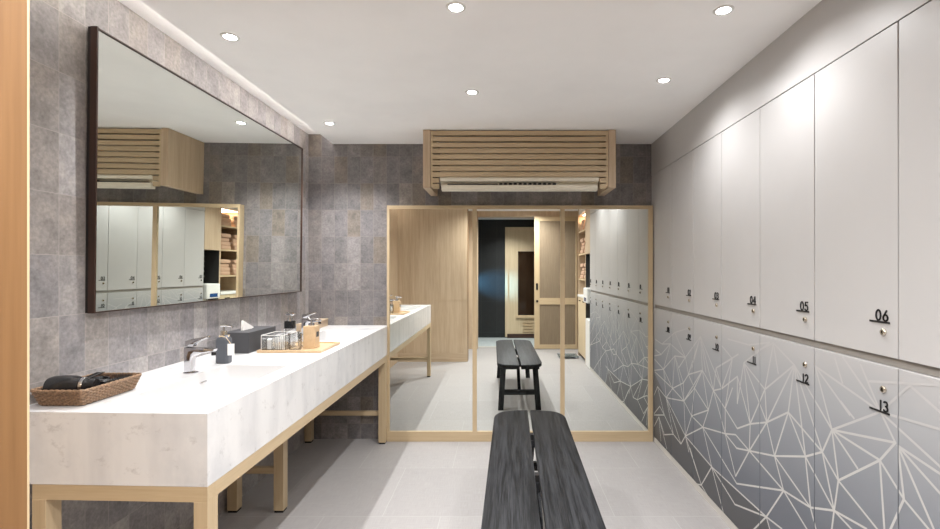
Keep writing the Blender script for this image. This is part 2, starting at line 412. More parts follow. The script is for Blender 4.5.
CH = """n1 n3 n4 n5 n10 n16|n2 n1|n2 n3|n3 n13|n13 n4|n13 n5|n14 n4|n14 n5|n14 n10|n15 n10|n15 n16|n10 n17|n10 n18|n9 n18 n17|n9 n8|n10 n9
n18 n19|n17b n19|n16 n17|n5 n9|n5 n8|n4 n7|n4 n8|n3 n6|n3 n7|n6 n7 n8|n6 n11|n1 n6|n20 n2|n20 n21|n20 n1|n23 n20|n23 n2|n23 n14|n24 n23|n14 n2|n14 n13|n2 n13
a2 a3 a4 a2|a4 a5|a1 a2|a1 a5|a1 a6|a6 a5|a6 n21|a5 p1 n1|a5 p2 n1|a5 a9 n1|a4 a10 n6|a4 a8|e10 a8 n11|a8 p3 n11|a8 a11|e10 a11|b2 b6|b2 a6|b8 b2|b8 b6|b8 a1|b7 a1
a1 b6|c1 b7|c1 a1|b9 b6|b9 n20|b3 v1|b9 v1|b3 n20|b3 n2|b3 n23|b10 b8|d1 d2 d3 d4|d3 d5 d6 d7|d1 d5|d5 c1|d5 d8|c1 d8|d8 b7|e1 e2 d8|d6 e2|d7 d3|e1 e5|e1 e6 e5|e5 e4|e4 b7|e4 d8
e4 a2|e4 a3|e5 a3|a3 e10|a4 e10|e5 e10|e6 e10|e6 e17|e10 e17|e16 e17|e15 e16|e11 e6|e12 e14|e14 e16|e6 e16|e11 e14|e1 d7|b7 a2|d6 e1|e13 e15|d7 e6|c1 b6|d6 e5|e2 e5|b7 e5"""
LINES = []
for seg in CH.replace('\n', '|').split('|'):
    ks = seg.split()
    LINES += [(P[a], P[b]) for a, b in zip(ks, ks[1:])]
LINES += [((P['n9']), (877.4,529)), (P['n8'], (867,529)), (P['n8'], (851.6,529)), (P['n8'], (832,529)), (P['n18'], (884.6,529)),
 (P['n10'], (857.8,468.4)), (P['n17b'], (934,529)), (P['n17b'], (940,493.1)), (P['n17b'], (940,473.6)), (P['n19'], (890.8,529)), (P['n19'], (928.9,529)),
 (P['n16'], (940,466.3)), (P['n16'], (940,429.3)), (P['n6'], (807,529)), (P['n11'], (754.4,529)), (P['n11'], (782.2,529)), (P['n11'], (769.9,529)),
 (P['n7'], (816.2,529)), (P['n24'], (778.4,373.5)), (P['n24'], P['n14']), (P['n24'], (755,352)), ((835,358), (842.6,383)), ((842.6,356.5), P['n16']),
 (P['n15'], (850,415)), ((860.8,364.6), P['n16']), ((841,401.4), (854.2,418.4)), ((869.3,381.2), (940,385.4)), (P['n16'], (909.9,385.4)), ((909.9,385.4), (940,411.8)),
 ((926,377), (940,384.4)), (P['a6'], (732.6,388)), (P['a8'], (724,514.6)), (P['a11'], (690,448)), (P['a11'], (712,503)), ((694,483.5), P['a11']),
 ((722,345.8), P['b2']), ((728,339), (749.4,345)), ((749.4,345), (770,342.4)), (P['b3'], (770,342.4)), (P['d2'], (655.3,339.3)), (P['d4'], (654.5,355.9)),
 (P['d7'], (654.5,370.3)), (P['d1'], (692,327)), (P['d7'], (654.5,359)), (P['d5'], (678.7,368)), (P['e11'], (653.5,397)), (P['e12'], (653.5,414.6)), (P['e14'], (653.5,415)),
 (P['e13'], (652.8,429)), (P['e13'], (661,441)), (P['e13'], (667,449)), (P['d4'], (655.5,349.5)), (P['d7'], (666,380)), (P['c1'], (692,368)), (P['c1'], (706,372)), (P['e10'], (689,452)),
 (P['e1'], (655.2,372))]
def wall_pt(p):
    y = F * XK / (p[0] - CX)
    return (y, EYE - (p[1] - CY) * y / F)
LW = [(wall_pt(a), wall_pt(b)) for a, b in LINES]
def extend(a, b, s): return (a[0] + (b[0]-a[0])*s, a[1] + (b[1]-a[1])*s)
# lines cut off by the frame edge run on over the nearest door and down to the plinth
LW2 = []
for (pa, pb), (a, b) in zip(LINES, LW):
    if pb[1] >= 528.5 and abs(b[1]-a[1]) > 1e-3:
        s = (a[1]-0.04)/(a[1]-b[1]); b = extend(a, b, max(1, s))
    elif pb[0] >= 939.5 and abs(b[0]-a[0]) > 1e-3:
        s = (a[0]-1.02)/(a[0]-b[0]); b = extend(a, b, max(1, s))
    LW2.append((a, b))
DARK = [wall_pt(p) for p in ((653.5,371.5), (666.2,397.7), (685.5,436), (711.8,466.9), (766.4,516.8))]
DARK = DARK + [(1.95, 0.03), (3.62, 0.03)]
def clip_poly(poly, y0, y1, z0, z1):
    def half(pl, f):
        out = []
        for i in range(len(pl)):
            a, b = pl[i], pl[(i+1) % len(pl)]; fa, fb = f(a), f(b)
            if fa >= 0: out.append(a)
            if fa*fb < 0:
                t = fa/(fa-fb); out.append((a[0]+(b[0]-a[0])*t, a[1]+(b[1]-a[1])*t))
        return out
    for f in (lambda p: p[0]-y0, lambda p: y1-p[0], lambda p: p[1]-z0, lambda p: z1-p[1]):
        poly = half(poly, f)
        if len(poly) < 3: return []
    return poly
def flat(bm, poly, x, mi):
    vs = [bm.verts.new((x, p[0], p[1])) for p in poly]
    try: f = bm.faces.new(vs)
    except ValueError: return
    f.normal_update()
    if f.normal.x > 0: f.normal_flip()
    f.material_index = mi

# ------------------------------------------------------------------ lockers
ORD = ['first', 'second', 'third', 'fourth', 'fifth', 'sixth', 'seventh']
for k in range(7):
    y1 = 3.5888 - DW*k; y0 = y1 - DW
    for low in (False, True):
        num = k + 1 + (7 if low else 0)
        z0, z1 = (0.040, 1.0136) if low else (1.0405, 2.0225)
        if not low:
            lab = f'plain pale grey upper locker numbered {num:02d}, {ORD[k]} from the framed mirror'
        else:
            lab = f'lower locker numbered {num:02d} with white line print, {ORD[k]} from the framed mirror'
        if k == 6:
            lab = ('lower line-printed locker' if low else 'plain pale grey upper locker') + ' cut off by the right edge, nearest the camera'
        t = thing('locker', lab, 'locker', (XR - 0.24, (y0+y1)/2, z0), 'line-printed lower lockers' if low else 'plain upper lockers')
        bx('body', M['locker_body'], t, XK + 0.021, XR - 0.003, y0 + 0.001, y1 - 0.001, z0, z1)
        g = 0.0021
        d = MB(); d.box(XK, XK + 0.020, y0 + g, y1 - g, z0 + 0.0005, z1 - 0.0005, bev=0.0012, seg=1)
        if low:
            for f in d.bm.faces: f.material_index = 0
            ya, yb, za, zb = y0 + g + 0.0008, y1 - g - 0.0008, z0 + 0.0015, z1 - 0.0015
            pl = clip_poly(DARK, ya, yb, za, zb)
            if pl: flat(d.bm, pl, XK - 0.0002, 1)
            for i, (a, b) in enumerate(LW2):
                dy, dz = b[0]-a[0], b[1]-a[1]; ln = math.hypot(dy, dz)
                if ln < 1e-4: continue
                h = 0.0037; ny, nz = -dz/ln*h, dy/ln*h; ey, ez = dy/ln*0.002, dz/ln*0.002
                q = [(a[0]-ey+ny, a[1]-ez+nz), (a[0]-ey-ny, a[1]-ez-nz), (b[0]+ey-ny, b[1]+ez-nz), (b[0]+ey+ny, b[1]+ez+nz)]
                q = clip_poly(q, ya, yb, za, zb)
                if q: flat(d.bm, q, XK - 0.0004 - 0.000002*i, 2)
            d.build('door', [M['print'], M['print_dark'], M['print_line']], t)
        else:
            d.build('door', M['locker'], t)
        # lock
        zl = 0.941 if low else 1.113; yl = y0 + (0.0505)
        lk = MB(); lk.lathe([(0.0105, 0), (0.0105, -0.004), (0.008, -0.0065), (0.0001, -0.0065)], (XK - 0.0005, yl, zl), 20, axis=0, cap=False)
        lko = lk.build('lock', M['brass'], t)
        kh = MB(); kh.box(XK - 0.0085, XK - 0.006, yl - 0.0012, yl + 0.0012, zl - 0.005, zl + 0.005)
        kho = kh.build('keyhole', M['black'], lko)
        kho.matrix_parent_inverse = Matrix.Identity(4); kho.data.transform(Matrix.Translation(-Vector(t['_org'])))
        # number with underline
        zn = 0.872 if low else 1.1435
        nm = MB(); hgt = 0.029 if low else 0.031
        txt = f'{num:02d}'; wd = [GL[ch][0] for ch in txt]
        tot = (sum(wd) + 0.25) * hgt; u = 0.0
        yr = y0 + 0.034
        for ch, w_ in zip(txt, wd):
            strokes(nm, GL[ch][1], lambda p, u=u: (yr + tot - (u + p[0])*hgt, zn + 0.004 + p[1]*hgt), 0.0042, XK - 0.003, XK - 0.0006)
            u += w_ + 0.25
        nm.box(XK - 0.003, XK - 0.0006, y0 + 0.028, y0 + 0.104, zn - 0.0035, zn + 0.002)
        nm.build('number', M['black_matt'], t)

# ------------------------------------------------------------------ framed mirror on the back wall
t = thing('framed_mirror', 'wide three-panel floor mirror in pale wood frame on the back wall', 'mirror', (0.136, 3.62, 0))
X0, X1, Y0, Y1 = -0.871, 1.1436, 3.59, 3.648
bx('bottom_rail', M['ash_x'], t, X0, X1, Y0, Y1, 0.0, 0.076, bev=0.001)
bx('top_rail', M['ash_x'], t, X0, X1, Y0, Y1, 1.763, 1.789, bev=0.001)
bx('side_stile', M['ash_z'], t, X0, X0 + 0.018, Y0 + 0.0005, Y1, 0.076, 1.763)
bx('side_stile', M['ash_z'], t, X1 - 0.032, X1, Y0 + 0.0005, Y1, 0.076, 1.763)
for xm in (-0.2075, 0.459):
    bx('mullion', M['ash_z'], t, xm - 0.016, xm + 0.016, Y0 + 0.001, Y1, 0.076, 1.763)
for xa, xb in ((X0 + 0.018, -0.2235), (-0.1915, 0.443), (0.475, X1 - 0.032)):
    bx('mirror_pane', M['mirror'], t, xa, xb, 3.602, 3.608, 0.076, 1.763)
bx('backing', M['black_matt'], t, X0 + 0.02, X1 - 0.034, 3.6085, Y1 - 0.002, 0.077, 1.762)

# ------------------------------------------------------------------ wall mirror over the vanity
ROT = math.radians(-0.85)
t = thing('wall_mirror', 'large dark-framed mirror on the tiled wall above the vanity', 'mirror', (-1.4565, 2.545, 1.145))
t['_org'] = (0, 0, 0)
t.rotation_euler = (0, math.radians(0.6), ROT)
hl, hh = 0.853, 1.026
bx('backing', M['black_matt'], t, -0.020, -0.0105, -hl + 0.001, hl - 0.001, 0.001, hh - 0.001)
fr = MB()
fr.box(-0.010, 0.014, -hl, -hl + 0.006, 0, hh); fr.box(-0.010, 0.008, hl - 0.004, hl, 0, hh)
fr.box(-0.010, 0.008, -hl + 0.006, hl - 0.004, 0, 0.004); fr.box(-0.010, 0.008, -hl + 0.006, hl - 0.004, hh - 0.004, hh)
fr.build('frame', M['walnut_z'], t)
bx('mirror_glass', M['mirror'], t, -0.008, 0.002, -hl + 0.0065, hl - 0.0045, 0.0045, hh - 0.0045)

# ------------------------------------------------------------------ slatted cover and air conditioner
t = thing('slatted_cover', 'pale wood slatted box under the ceiling hiding the air conditioner', 'cover', (0.12, 3.46, 1.868))
AX0, AX1, AY = -0.545, 0.786, 3.27
bx('side_panel', M['oak_z'], t, AX0, AX0 + 0.050, AY, YB - 0.002, 1.868, ZC - 0.002, bev=0.001)
bx('side_panel', M['oak_z'], t, AX1 - 0.050, AX1, AY, YB - 0.002, 1.868, ZC - 0.002, bev=0.001)
for xa in (AX0 + 0.052, AX1 - 0.067):
    bx('slat_stile', M['ash_z'], t, xa, xa + 0.015, AY + 0.004, AY + 0.030, 1.875, 2.262)
for k in range(10):
    zt = 2.262 - 0.0408*k
    for xa, xb in (((AX0 + 0.067, AX1 - 0.067),) if k < 8 else ((AX0 + 0.067, AX0 + 0.110), (AX1 - 0.110, AX1 - 0.067))):
        bx('slat', M['ash_x'], t, xa, xb, AY + 0.005, AY + 0.024, zt - 0.031, zt, bev=0.001)
t = thing('air_conditioner', 'cream wall air conditioner behind the wooden slats', 'air conditioner', (0.125, 3.48, 1.85))
ab = MB(); ab.prism([(AY + 0.030, 2.165), (YB - 0.01, 2.165), (YB - 0.01, 1.935), (AY + 0.075, 1.885), (AY + 0.055, 1.889), (AY + 0.05, 1.910), (AY + 0.014, 1.916), (AY + 0.008, 1.935), (AY + 0.014, 1.943), (AY + 0.030, 1.944)], -0.43, 0.672, axis=0, bev=0.004)
ab.build('body', M['cream'], t)
fp = MB(); fp.prism([(AY + 0.012, 1.889), (AY + 0.007, 1.875), (AY + 0.012, 1.856), (AY + 0.052, 1.850), (AY + 0.054, 1.884), (AY + 0.018, 1.890)], -0.420, 0.662, axis=0, bev=0.002)
fp.build('air_flap', M['cream'], t)
vt = MB()
for k in range(12): vt.box(-0.02 + 0.034*k, 0.001 + 0.034*k, AY + 0.022, AY + 0.0495, 1.8935, 1.905)
vt.box(-0.38, -0.03, AY + 0.030, AY + 0.0495, 1.8935, 1.900)
vt.build('vent_grille', M['black_matt'], t)

# ------------------------------------------------------------------ vanity counter
VX0, VX1, VY0, VY1, VT, VB = -1.488, -0.870, 1.40, 3.648, 0.875, 0.659
SK = 0.022      # the near end of the counter runs slightly askew
t = thing('vanity_counter', 'long white marble vanity with two sunk basins on a pale wood frame', 'counter', (-1.18, 2.52, 0))
BAS = [(-1.245, -0.950, 1.60, 2.115), (-1.245, -0.950, 2.84, 3.355)]
m = MB(); bm = m.bm
def loop_edges(pts):
    vs = [bm.verts.new(p) for p in pts]; return vs, [bm.edges.new((vs[i], vs[(i+1) % len(vs)])) for i in range(len(vs))]
ov, oe = loop_edges([(VX0, VY0 + SK, VT), (VX1, VY0, VT), (VX1, VY1, VT), (VX0, VY1, VT)])
es = list(oe)
for b in BAS: es += loop_edges(rrect(*b, 0.022, VT))[1]
r = bmesh.ops.triangle_fill(bm, use_beauty=True, use_dissolve=False, edges=es)
for f in bm.faces:
    f.normal_update()
    if f.normal.z < 0: f.normal_flip()
lo = [bm.verts.new((v.co.x, v.co.y, VB)) for v in ov]
for i in range(4): bm.faces.new((lo[i], lo[(i+1) % 4], ov[(i+1) % 4], ov[i]))
bm.faces.new(lo[::-1])
m.build('countertop', M['marble'], t)
for bi, b in enumerate(BAS):
    x0, x1, y0, y1 = b; loops = []
    for ins, insf, z, rr in ((0, 0, 0, .022), (.002, .003, -.008, .026), (.010, .020, -.045, .035), (.020, .045, -.078, .05), (.036, .075, -.094, .06), (.07, .11, -.100, .05)):
        loops.append(rrect(x0 + ins, x1 - ins, y0 + insf, y1 - insf, rr, VT + z))
    bb = MB(); bb.loft(loops, cap1=True)
    for f in bb.bm.faces: f.normal_flip()
    bb.smooth = True
    bo = bb.build('basin', M['basin'], t, auto=60)
    s_ = MB(); yc = 1.96 if bi == 0 else 3.1
    s_.box(-1.2395, -1.2325, yc - 0.022, yc + 0.022, 0.832, 0.840, bev=0.003)
    so = s_.build('overflow_slot', M['chrome'], bo); so.data.transform(Matrix.Translation(-Vector(t['_org'])))
    dr = MB(); dr.lathe([(0.0001, 0.0045), (0.018, 0.0045), (0.022, 0.002), (0.022, 0.0)], (-1.09, yc - 0.10*(bi == 0), VT - 0.1), 20, cap=False)
    do = dr.build('drain', M['chrome'], bo); do.data.transform(Matrix.Translation(-Vector(t['_org'])))
# wood frame
fz0, fz1 = 0.613, 0.658
bx('front_rail', M['ash_y'], t, VX1 - 0.041, VX1, VY0 + 0.041, 3.588, fz0, fz1)
bx('rear_rail', M['ash_y'], t, VX0 + 0.1, VX0 + 0.141, VY0 + SK + 0.043, 3.64, fz0, fz1)
MB().prism([(VX0 + 0.082, VY0 + SK*.86), (VX1, VY0), (VX1, VY0 + 0.041), (VX0 + 0.082, VY0 + SK*.86 + 0.041)], fz0, fz1, axis=2).build('end_rail', M['ash_x'], t)
bx('end_rail', M['ash_x'], t, VX0 + 0.142, VX1 - 0.042, 3.59, 3.63, fz0, fz1)
bx('cross_rail', M['ash_x'], t, VX0 + 0.142, VX1 - 0.042, 2.54, 2.58, fz0, fz1)
def vleg(x0, x1, y0, y1):
    l = bx('leg', M['ash_z'], t, x0, x1, y0, y1, 0.012, fz0, bev=0.001)
    f = bx('foot_pad', M['black'], l, x0 + 0.003, x1 - 0.003, y0 + 0.003, y1 - 0.003, 0.0, 0.012)
    f.data.transform(Matrix.Translation(-Vector(t['_org'])))
vleg(VX1 - 0.041, VX1, VY0, VY0 + 0.052); vleg(VX0 + 0.082, VX0 + 0.123, VY0 + SK*.80, VY0 + SK*.80 + 0.052)
vleg(-1.222, -1.170, 2.535, 2.587); vleg(-1.470, -1.418, 2.535, 2.587)
vleg(VX1 - 0.052, VX1, 3.535, 3.587); vleg(-1.485, -1.433, 3.56, 3.612)
MB().prism([(VX0 + 0.123, VY0 + SK*.8 + 0.012), (VX1 - 0.041, VY0 + 0.012), (VX1 - 0.041, VY0 + 0.040), (VX0 + 0.123, VY0 + SK*.8 + 0.040)], 0.205, 0.237, axis=2).build('stretcher', M['ash_x'], t)
bx('stretcher', M['ash_x'], t, -1.418, -1.222, 2.547, 2.575, 0.205, 0.237)
bx('stretcher', M['ash_x'], t, -1.433, VX1 - 0.052, 3.565, 3.587, 0.205, 0.237)

# ------------------------------------------------------------------ faucets
def faucet(y, label):
    t = thing('faucet', label, 'faucet', (-1.31, y, VT), 'basin faucets')
    b = MB()
    b.prism([(-1.306, VT + 0.003), (-1.277, VT + 0.003), (-1.276, VT + 0.050), (-1.268, VT + 0.070), (-1.246, VT + 0.081), (-1.187, VT + 0.089),
             (-1.185, VT + 0.099), (-1.24, VT + 0.104), (-1.306, VT + 0.108)], y - 0.017, y + 0.017, axis=1, bev=0.004)
    b.smooth = True
    bo = b.build('body', M['chrome'], t)
    MB().lathe([(0.027, 0), (0.027, 0.003), (0.024, 0.004)], (-1.287, y, VT + 0.0002), 28).build('base_ring', M['chrome'], t)
    h = MB()
    h.prism([(-1.305, VT + 0.111), (-1.270, VT + 0.110), (-1.262, VT + 0.124), (-1.212, VT + 0.146), (-1.214, VT + 0.152), (-1.278, VT + 0.140), (-1.303, VT + 0.134)], y - 0.014, y + 0.014, axis=1, bev=0.004)
    h.smooth = True; h.build('lever', M['chrome'], t)
    a = MB(); a.lathe([(0.009, -0.012), (0.009, 0.0)], (-1.192, y, VT + 0.085), 14); a.build('aerator', M['black'], t)
faucet(1.96, 'chrome lever faucet at the nearer basin, left of the grey soap bottle')
faucet(3.10, 'chrome lever faucet at the far basin, near the back wall')

# ------------------------------------------------------------------ things on the vanity
# soap bottle
bxp, byp = -1.272, 2.168
t = thing('soap_bottle', 'slate grey pump soap bottle with string-tied tag beside the near faucet', 'bottle', (bxp, byp, VT))
MB().loft([rrect(bxp - .029 + i, bxp + .029 - i, byp - .024 + i, byp + .024 - i, .014, VT + z) for i, z in ((.003, .0005), (0, .004), (0, .108), (.003, .116), (.009, .124), (.014, .128))], cap0=True).build('body', M['bottle'], t)
MB().lathe([(.0135, .128), (.0135, .146), (.010, .148)], (bxp, byp, VT), 20).build('collar', M['brass'], t)
pm = MB(); pm.lathe([(.005, .148), (.005, .166)], (bxp, byp, VT), 12); pm.tube([(bxp - .014, byp, VT + .170), (bxp + .01, byp, VT + .171), (bxp + .040, byp - .004, VT + .168), (bxp + .043, byp - .004, VT + .162)], [.0065, .0065, .0045, .004], 10)
pm.build('pump_head', M['chrome'], t)
st = MB(); st.tube([(bxp + .021*math.cos(a), byp + .018*math.sin(a), VT + .121 + .004*math.sin(3*a)) for a in [2*PI*i/24 for i in range(24)]], .0032, 6, closed=True)
st.tube([(bxp + .018, byp - .016, VT + .121), (bxp + .028, byp - .022, VT + .113), (bxp + .047, byp - .027, VT + .092)], .0014, 6)
so = st.build('string', M['string'], t)
tg = MB(); tg.box(-.014, .014, -.0006, .0006, -.052, 0, mat=Matrix.Translation((bxp + .048, byp - .0275, VT + .092)) @ Matrix.Rotation(.25, 4, 'Z'))
tg.build('tag', M['paper'], t)
# tissue box
t = thing('tissue_box', 'charcoal tissue box with a white tissue sticking out', 'tissue box', (-1.355, 2.555, VT))
tb = MB(); tb.box(-1.425, -1.288, 2.41, 2.70, VT + .0005, VT + .106, bev=.002); tb.build('box', M['char'], t)
ti = MB()
ti.prism([(2.490, VT + .1065), (2.612, VT + .1065), (2.612, VT + .112), (2.560, VT + .135), (2.512, VT + .157), (2.500, VT + .160), (2.494, VT + .152)], -1.372, -1.369, axis=0)
ti.prism([(2.496, VT + .1065), (2.585, VT + .1065), (2.545, VT + .130), (2.506, VT + .150)], -1.365, -1.362, axis=0)
ti.build('tissue', M['paper'], t)
# bamboo tray
t = thing('wooden_tray', 'shallow light wooden tray on the vanity between the two basins', 'tray', (-1.10, 2.58, VT))
m = MB(); m.box(-1.255, -0.928, 2.425, 2.72, VT + .0005, VT + .006, bev=.001)
for a in ((-1.255, -0.928, 2.425, 2.433), (-1.255, -0.928, 2.712, 2.72), (-1.255, -1.247, 2.433, 2.712), (-0.936, -0.928, 2.433, 2.712)):
    m.box(*a, VT + .006, VT + .014, bev=.001)
m.build('tray', M['bamboo'], t)
ZT = VT + .0065
# wooden dispenser
t = thing('wooden_dispenser', 'square wooden pump dispenser on the right end of the tray', 'dispenser', (-1.025, 2.56, ZT))
DX0, DX1, DY0, DY1 = -1.062, -0.998, 2.530, 2.594
bx('body', M['bamboo'], t, DX0, DX1, DY0, DY1, ZT, ZT + .118, bev=.0015)
dxc, dyc = -1.03, 2.562
m = MB(); m.lathe([(.016, .118), (.016, .130), (.012, .132)], (dxc, dyc, ZT), 20); m.build('collar', M['chrome'], t)
m = MB(); m.lathe([(.005, .132), (.005, .150)], (dxc, dyc, ZT), 12); m.tube([(dxc - .012, dyc, ZT + .154), (dxc + .008, dyc, ZT + .154), (dxc + .044, dyc, ZT + .151), (dxc + .046, dyc, ZT + .144)], [.0065, .0065, .005, .0045], 10)
m.build('pump_head', M['chrome'], t)
bx('name_plate', M['char'], t, DX1, DX1 + .001, DY0 + .018, DY1 - .014, ZT + .058, ZT + .086)
# acrylic organiser (open box with dividers)
t = thing('acrylic_organizer', 'clear acrylic organizer box standing on the tray by the tissue box', 'organizer', (-1.19, 2.53, ZT))
m = MB(); ox0, ox1, oy0, oy1, oh, th = -1.243, -1.125, 2.447, 2.60, .080, .004
m.box(ox0, ox1, oy0, oy1, ZT, ZT + th)
m.box(ox0, ox0 + th, oy0, oy1, ZT + th, ZT + oh); m.box(ox1 - th, ox1, oy0, oy1, ZT + th, ZT + oh)
m.box(ox0 + th, ox1 - th, oy0, oy0 + th, ZT + th, ZT + oh); m.box(ox0 + th, ox1 - th, oy1 - th, oy1, ZT + th, ZT + oh)
m.build('case', M['acrylic'], t)
m = MB()
for xx in (ox0, ox1 - .003): m.box(xx, xx + .003, oy0 - .0008, oy1 + .0008, ZT + oh, ZT + oh + .002)
for yy in (oy0 - .0008, oy1 - .0022): m.box(ox0 + .003, ox1 - .003, yy, yy + .003, ZT + oh, ZT + oh + .002)
for xx in (ox0 - .0008, ox1 - .0012): m.box(xx, xx + .002, oy0 - .001, oy0 + .0008, ZT + .001, ZT + oh)
m.build('frosted_edge', M['paper'], t)
m = MB(); m.box(ox0 + .050, ox0 + .053, oy0 + th, oy1 - th, ZT + th, ZT + oh - .01); m.build('divider', M['acrylic'], t)
# cotton pads stack in the organizer and cotton swabs
m = MB()
for i in range(8): m.lathe([(.019, .0065*i), (.021, .0065*i + .001), (.021, .0065*i + .005), (.019, .0065*i + .006)], (ox0 + .0275, 2.50, ZT + th + .0005), 20)
tag(m.build('cotton_pads', M['paper'], None), 'white stack of cotton pads in the left bay of the acrylic organizer', 'cotton pads')
m = MB(); random.seed(3)
for i in range(16):
    a, b = i % 4, i // 4
    m.tube([(ox0 + .066 + .011*a, 2.47 + .022*b, ZT + th + .001), (ox0 + .066 + .011*a + random.uniform(-.001, .001), 2.47 + .022*b + random.uniform(-.003, .003), ZT + .068)], .0022, 6)
tag(m.build('cotton_swabs', M['paper'], None), 'bundle of white cotton swabs upright in the right bay of the organizer', 'cotton swabs')
# glass tumblers
def tumbler(x, y, lab):
    m = MB(); m.lathe([(.0001, .004), (.027, .004), (.031, .012), (.034, .085), (.0355, .085), (.033, .008), (.029, .0005), (.0001, .0005)], (x, y, ZT), 28, cap=False)
    tag(m.build('glass_tumbler', M['glass'], None), lab, 'glass', 'tumblers on the tray')
tumbler(-1.085, 2.485, 'clear glass tumbler on the tray, nearer one beside the wooden dispenser')
tumbler(-1.085, 2.600, 'clear glass tumbler on the tray, farther one behind the wooden dispenser')
# perfume-like amenity bottle with black block and chrome top
t = thing('lotion_bottle', 'small black bottle with a chrome pump standing behind the organizer', 'bottle', (-1.19, 2.66, ZT))
lx, ly = -1.19, 2.66
MB().loft([rrect(lx - .030 + i, lx + .030 - i, ly - .022 + i, ly + .022 - i, .010, ZT + z) for i, z in ((.002, 0), (0, .003), (0, .090), (.002, .092))], cap0=True).build('glass_base', M['glass'], t)
MB().loft([rrect(lx - .026 + i, lx + .026 - i, ly - .019 + i, ly + .019 - i, .006, ZT + z) for i, z in ((0, .0925), (0, .131), (.002, .133))], cap0=True).build('black_cap', M['black'], t)
m = MB(); m.lathe([(.014, .133), (.014, .150), (.007, .151), (.007, .165)], (lx, ly, ZT), 18); m.box(lx - .02, lx + .03, ly - .011, ly + .011, ZT + .165, ZT + .182, bev=.003)
m.build('pump_head', M['chrome'], t)
# wooden caddy at far corner
t = thing('wooden_caddy', 'low wooden box at the far back corner of the vanity', 'box', (-1.36, 3.30, VT))
m = MB(); cx0, cx1, cy0, cy1, chh = -1.405, -1.330, 3.24, 3.62, .046
m.box(cx0, cx1, cy0, cy1, VT + .0005, VT + .008); m.box(cx0, cx0 + .008, cy0, cy1, VT + .008, VT + chh); m.box(cx1 - .008, cx1, cy0, cy1, VT + .008, VT + chh)
m.box(cx0 + .008, cx1 - .008, cy0, cy0 + .008, VT + .008, VT + chh); m.box(cx0 + .008, cx1 - .008, cy1 - .008, cy1, VT + .008, VT + chh)
m.build('box', M['oak_y'], t)
bx('lid', M['oak_y'], t, cx0 - .003, cx1 + .003, cy0 - .003, cy1 + .003, VT + chh + .0005, VT + chh + .010, bev=.001)

# ------------------------------------------------------------------ basket with hair tools
KX0, KX1, KY0, KY1, KH = -1.445, -1.308, 1.478, 1.690, .052
t = thing('wicker_basket', 'brown woven wicker basket of hair tools at the vanity near end', 'basket', ((KX0+KX1)/2, (KY0+KY1)/2, VT))
def kloop(f, out, wob=0.0, n=132, ph=0):
    e = .016*f + out; x0, x1, y0, y1 = KX0 - e, KX1 + e, KY0 - e, KY1 + e
    base = rrect(x0, x1, y0, y1, .012 + e*.4, 0, 6)
    # resample evenly
    per = []; tot = 0
    for i in range(len(base)):
        a, b = Vector(base[i]), Vector(base[(i+1) % len(base)]); per.append((tot, a, b)); tot += (b-a).length
    pts = []; j = 0
    for i in range(n):
        s = tot*i/n
        while j + 1 < len(per) and per[j+1][0] <= s: j += 1
        s0, a, b = per[j]; d = (b-a); l = d.length; tt = (s-s0)/l if l else 0
        p = a + d*tt; nr = Vector((d.y, -d.x, 0)).normalized() if l else Vector((0,0,0))
        pts.append(p + nr*wob*math.sin(PI*(i + ph)))
        if wob: pts[-1] = p + nr*wob*(1 if (i//2 + ph) % 2 else -1)
    return pts
m = MB()
for k in range(9):
    f = (k + .5)/9
    m.tube([p + Vector((0, 0, VT + .003 + f*(KH - .008))) for p in kloop(f, 0, .0020, 132, k)], .0025, 5, closed=True)
m.build('weave', M['wicker'], t)
m = MB(); m.loft([[tuple(p + Vector((0, 0, VT + z))) for p in kloop(f, o)] for f, o, z in ((0, -.001, .0008), (1, -.001, KH - .004), (1, -.0035, KH - .004), (0, -.0035, .004))], cap0=True, cap1=True)
m.build('liner', M['wicker_in'], t)
m = MB(); lp = kloop(1, .001, 0, 132)
for ph in (0, PI):
    m.tube([p + Vector((0, 0, VT + KH - .001 + .0022*math.sin(i*2*PI/6 + ph))) + Vector((.0, .0, 0)) for i, p in enumerate(lp)], .0032, 6, closed=True)
m.build('rim', M['wicker'], t)
# hair dryer
ZB = VT + .0075
t = thing('hair_dryer', 'black hair dryer lying in the near end of the wicker basket', 'hair dryer', (-1.39, 1.53, ZB))
R0 = Matrix.Translation((-1.449, 1.512, ZB + .0425)) @ Matrix.Rotation(math.radians(14), 4, 'Z')
def local(mb): mb.bm.transform(R0); return mb
local(MB().lathe([(.024, 0), (.031, .004), (.0355, .018), (.0365, .045), (.034, .075), (.028, .092)], n=32, axis=0)).build('barrel', M['black'], t)
local(MB().lathe([(.026, .0925), (.0275, .094), (.0275, .101), (.026, .103)], n=32, axis=0)).build('ring', M['chrome'], t)
local(MB().lathe([(.025, .1035), (.022, .112), (.020, .130), (.021, .132)], n=28, axis=0)).build('nozzle', M['black'], t)
m = MB(); m.tube([(-1.402 + .028*math.cos(a) + .004*math.sin(3*a), 1.638 + .040*math.sin(a), ZB + .030 + .012*a/18) for a in [i*.3 for i in range(60)]], .0036, 8); m.build('cord', M['black'], t)
m = MB(); m.tube([(.040, .024, -.004), (.044, .045, -.012), (.048, .085, -.018), (.050, .125, -.019)], [.017, .0165, .0155, .014], 14); local(m).build('handle', M['black'], t)
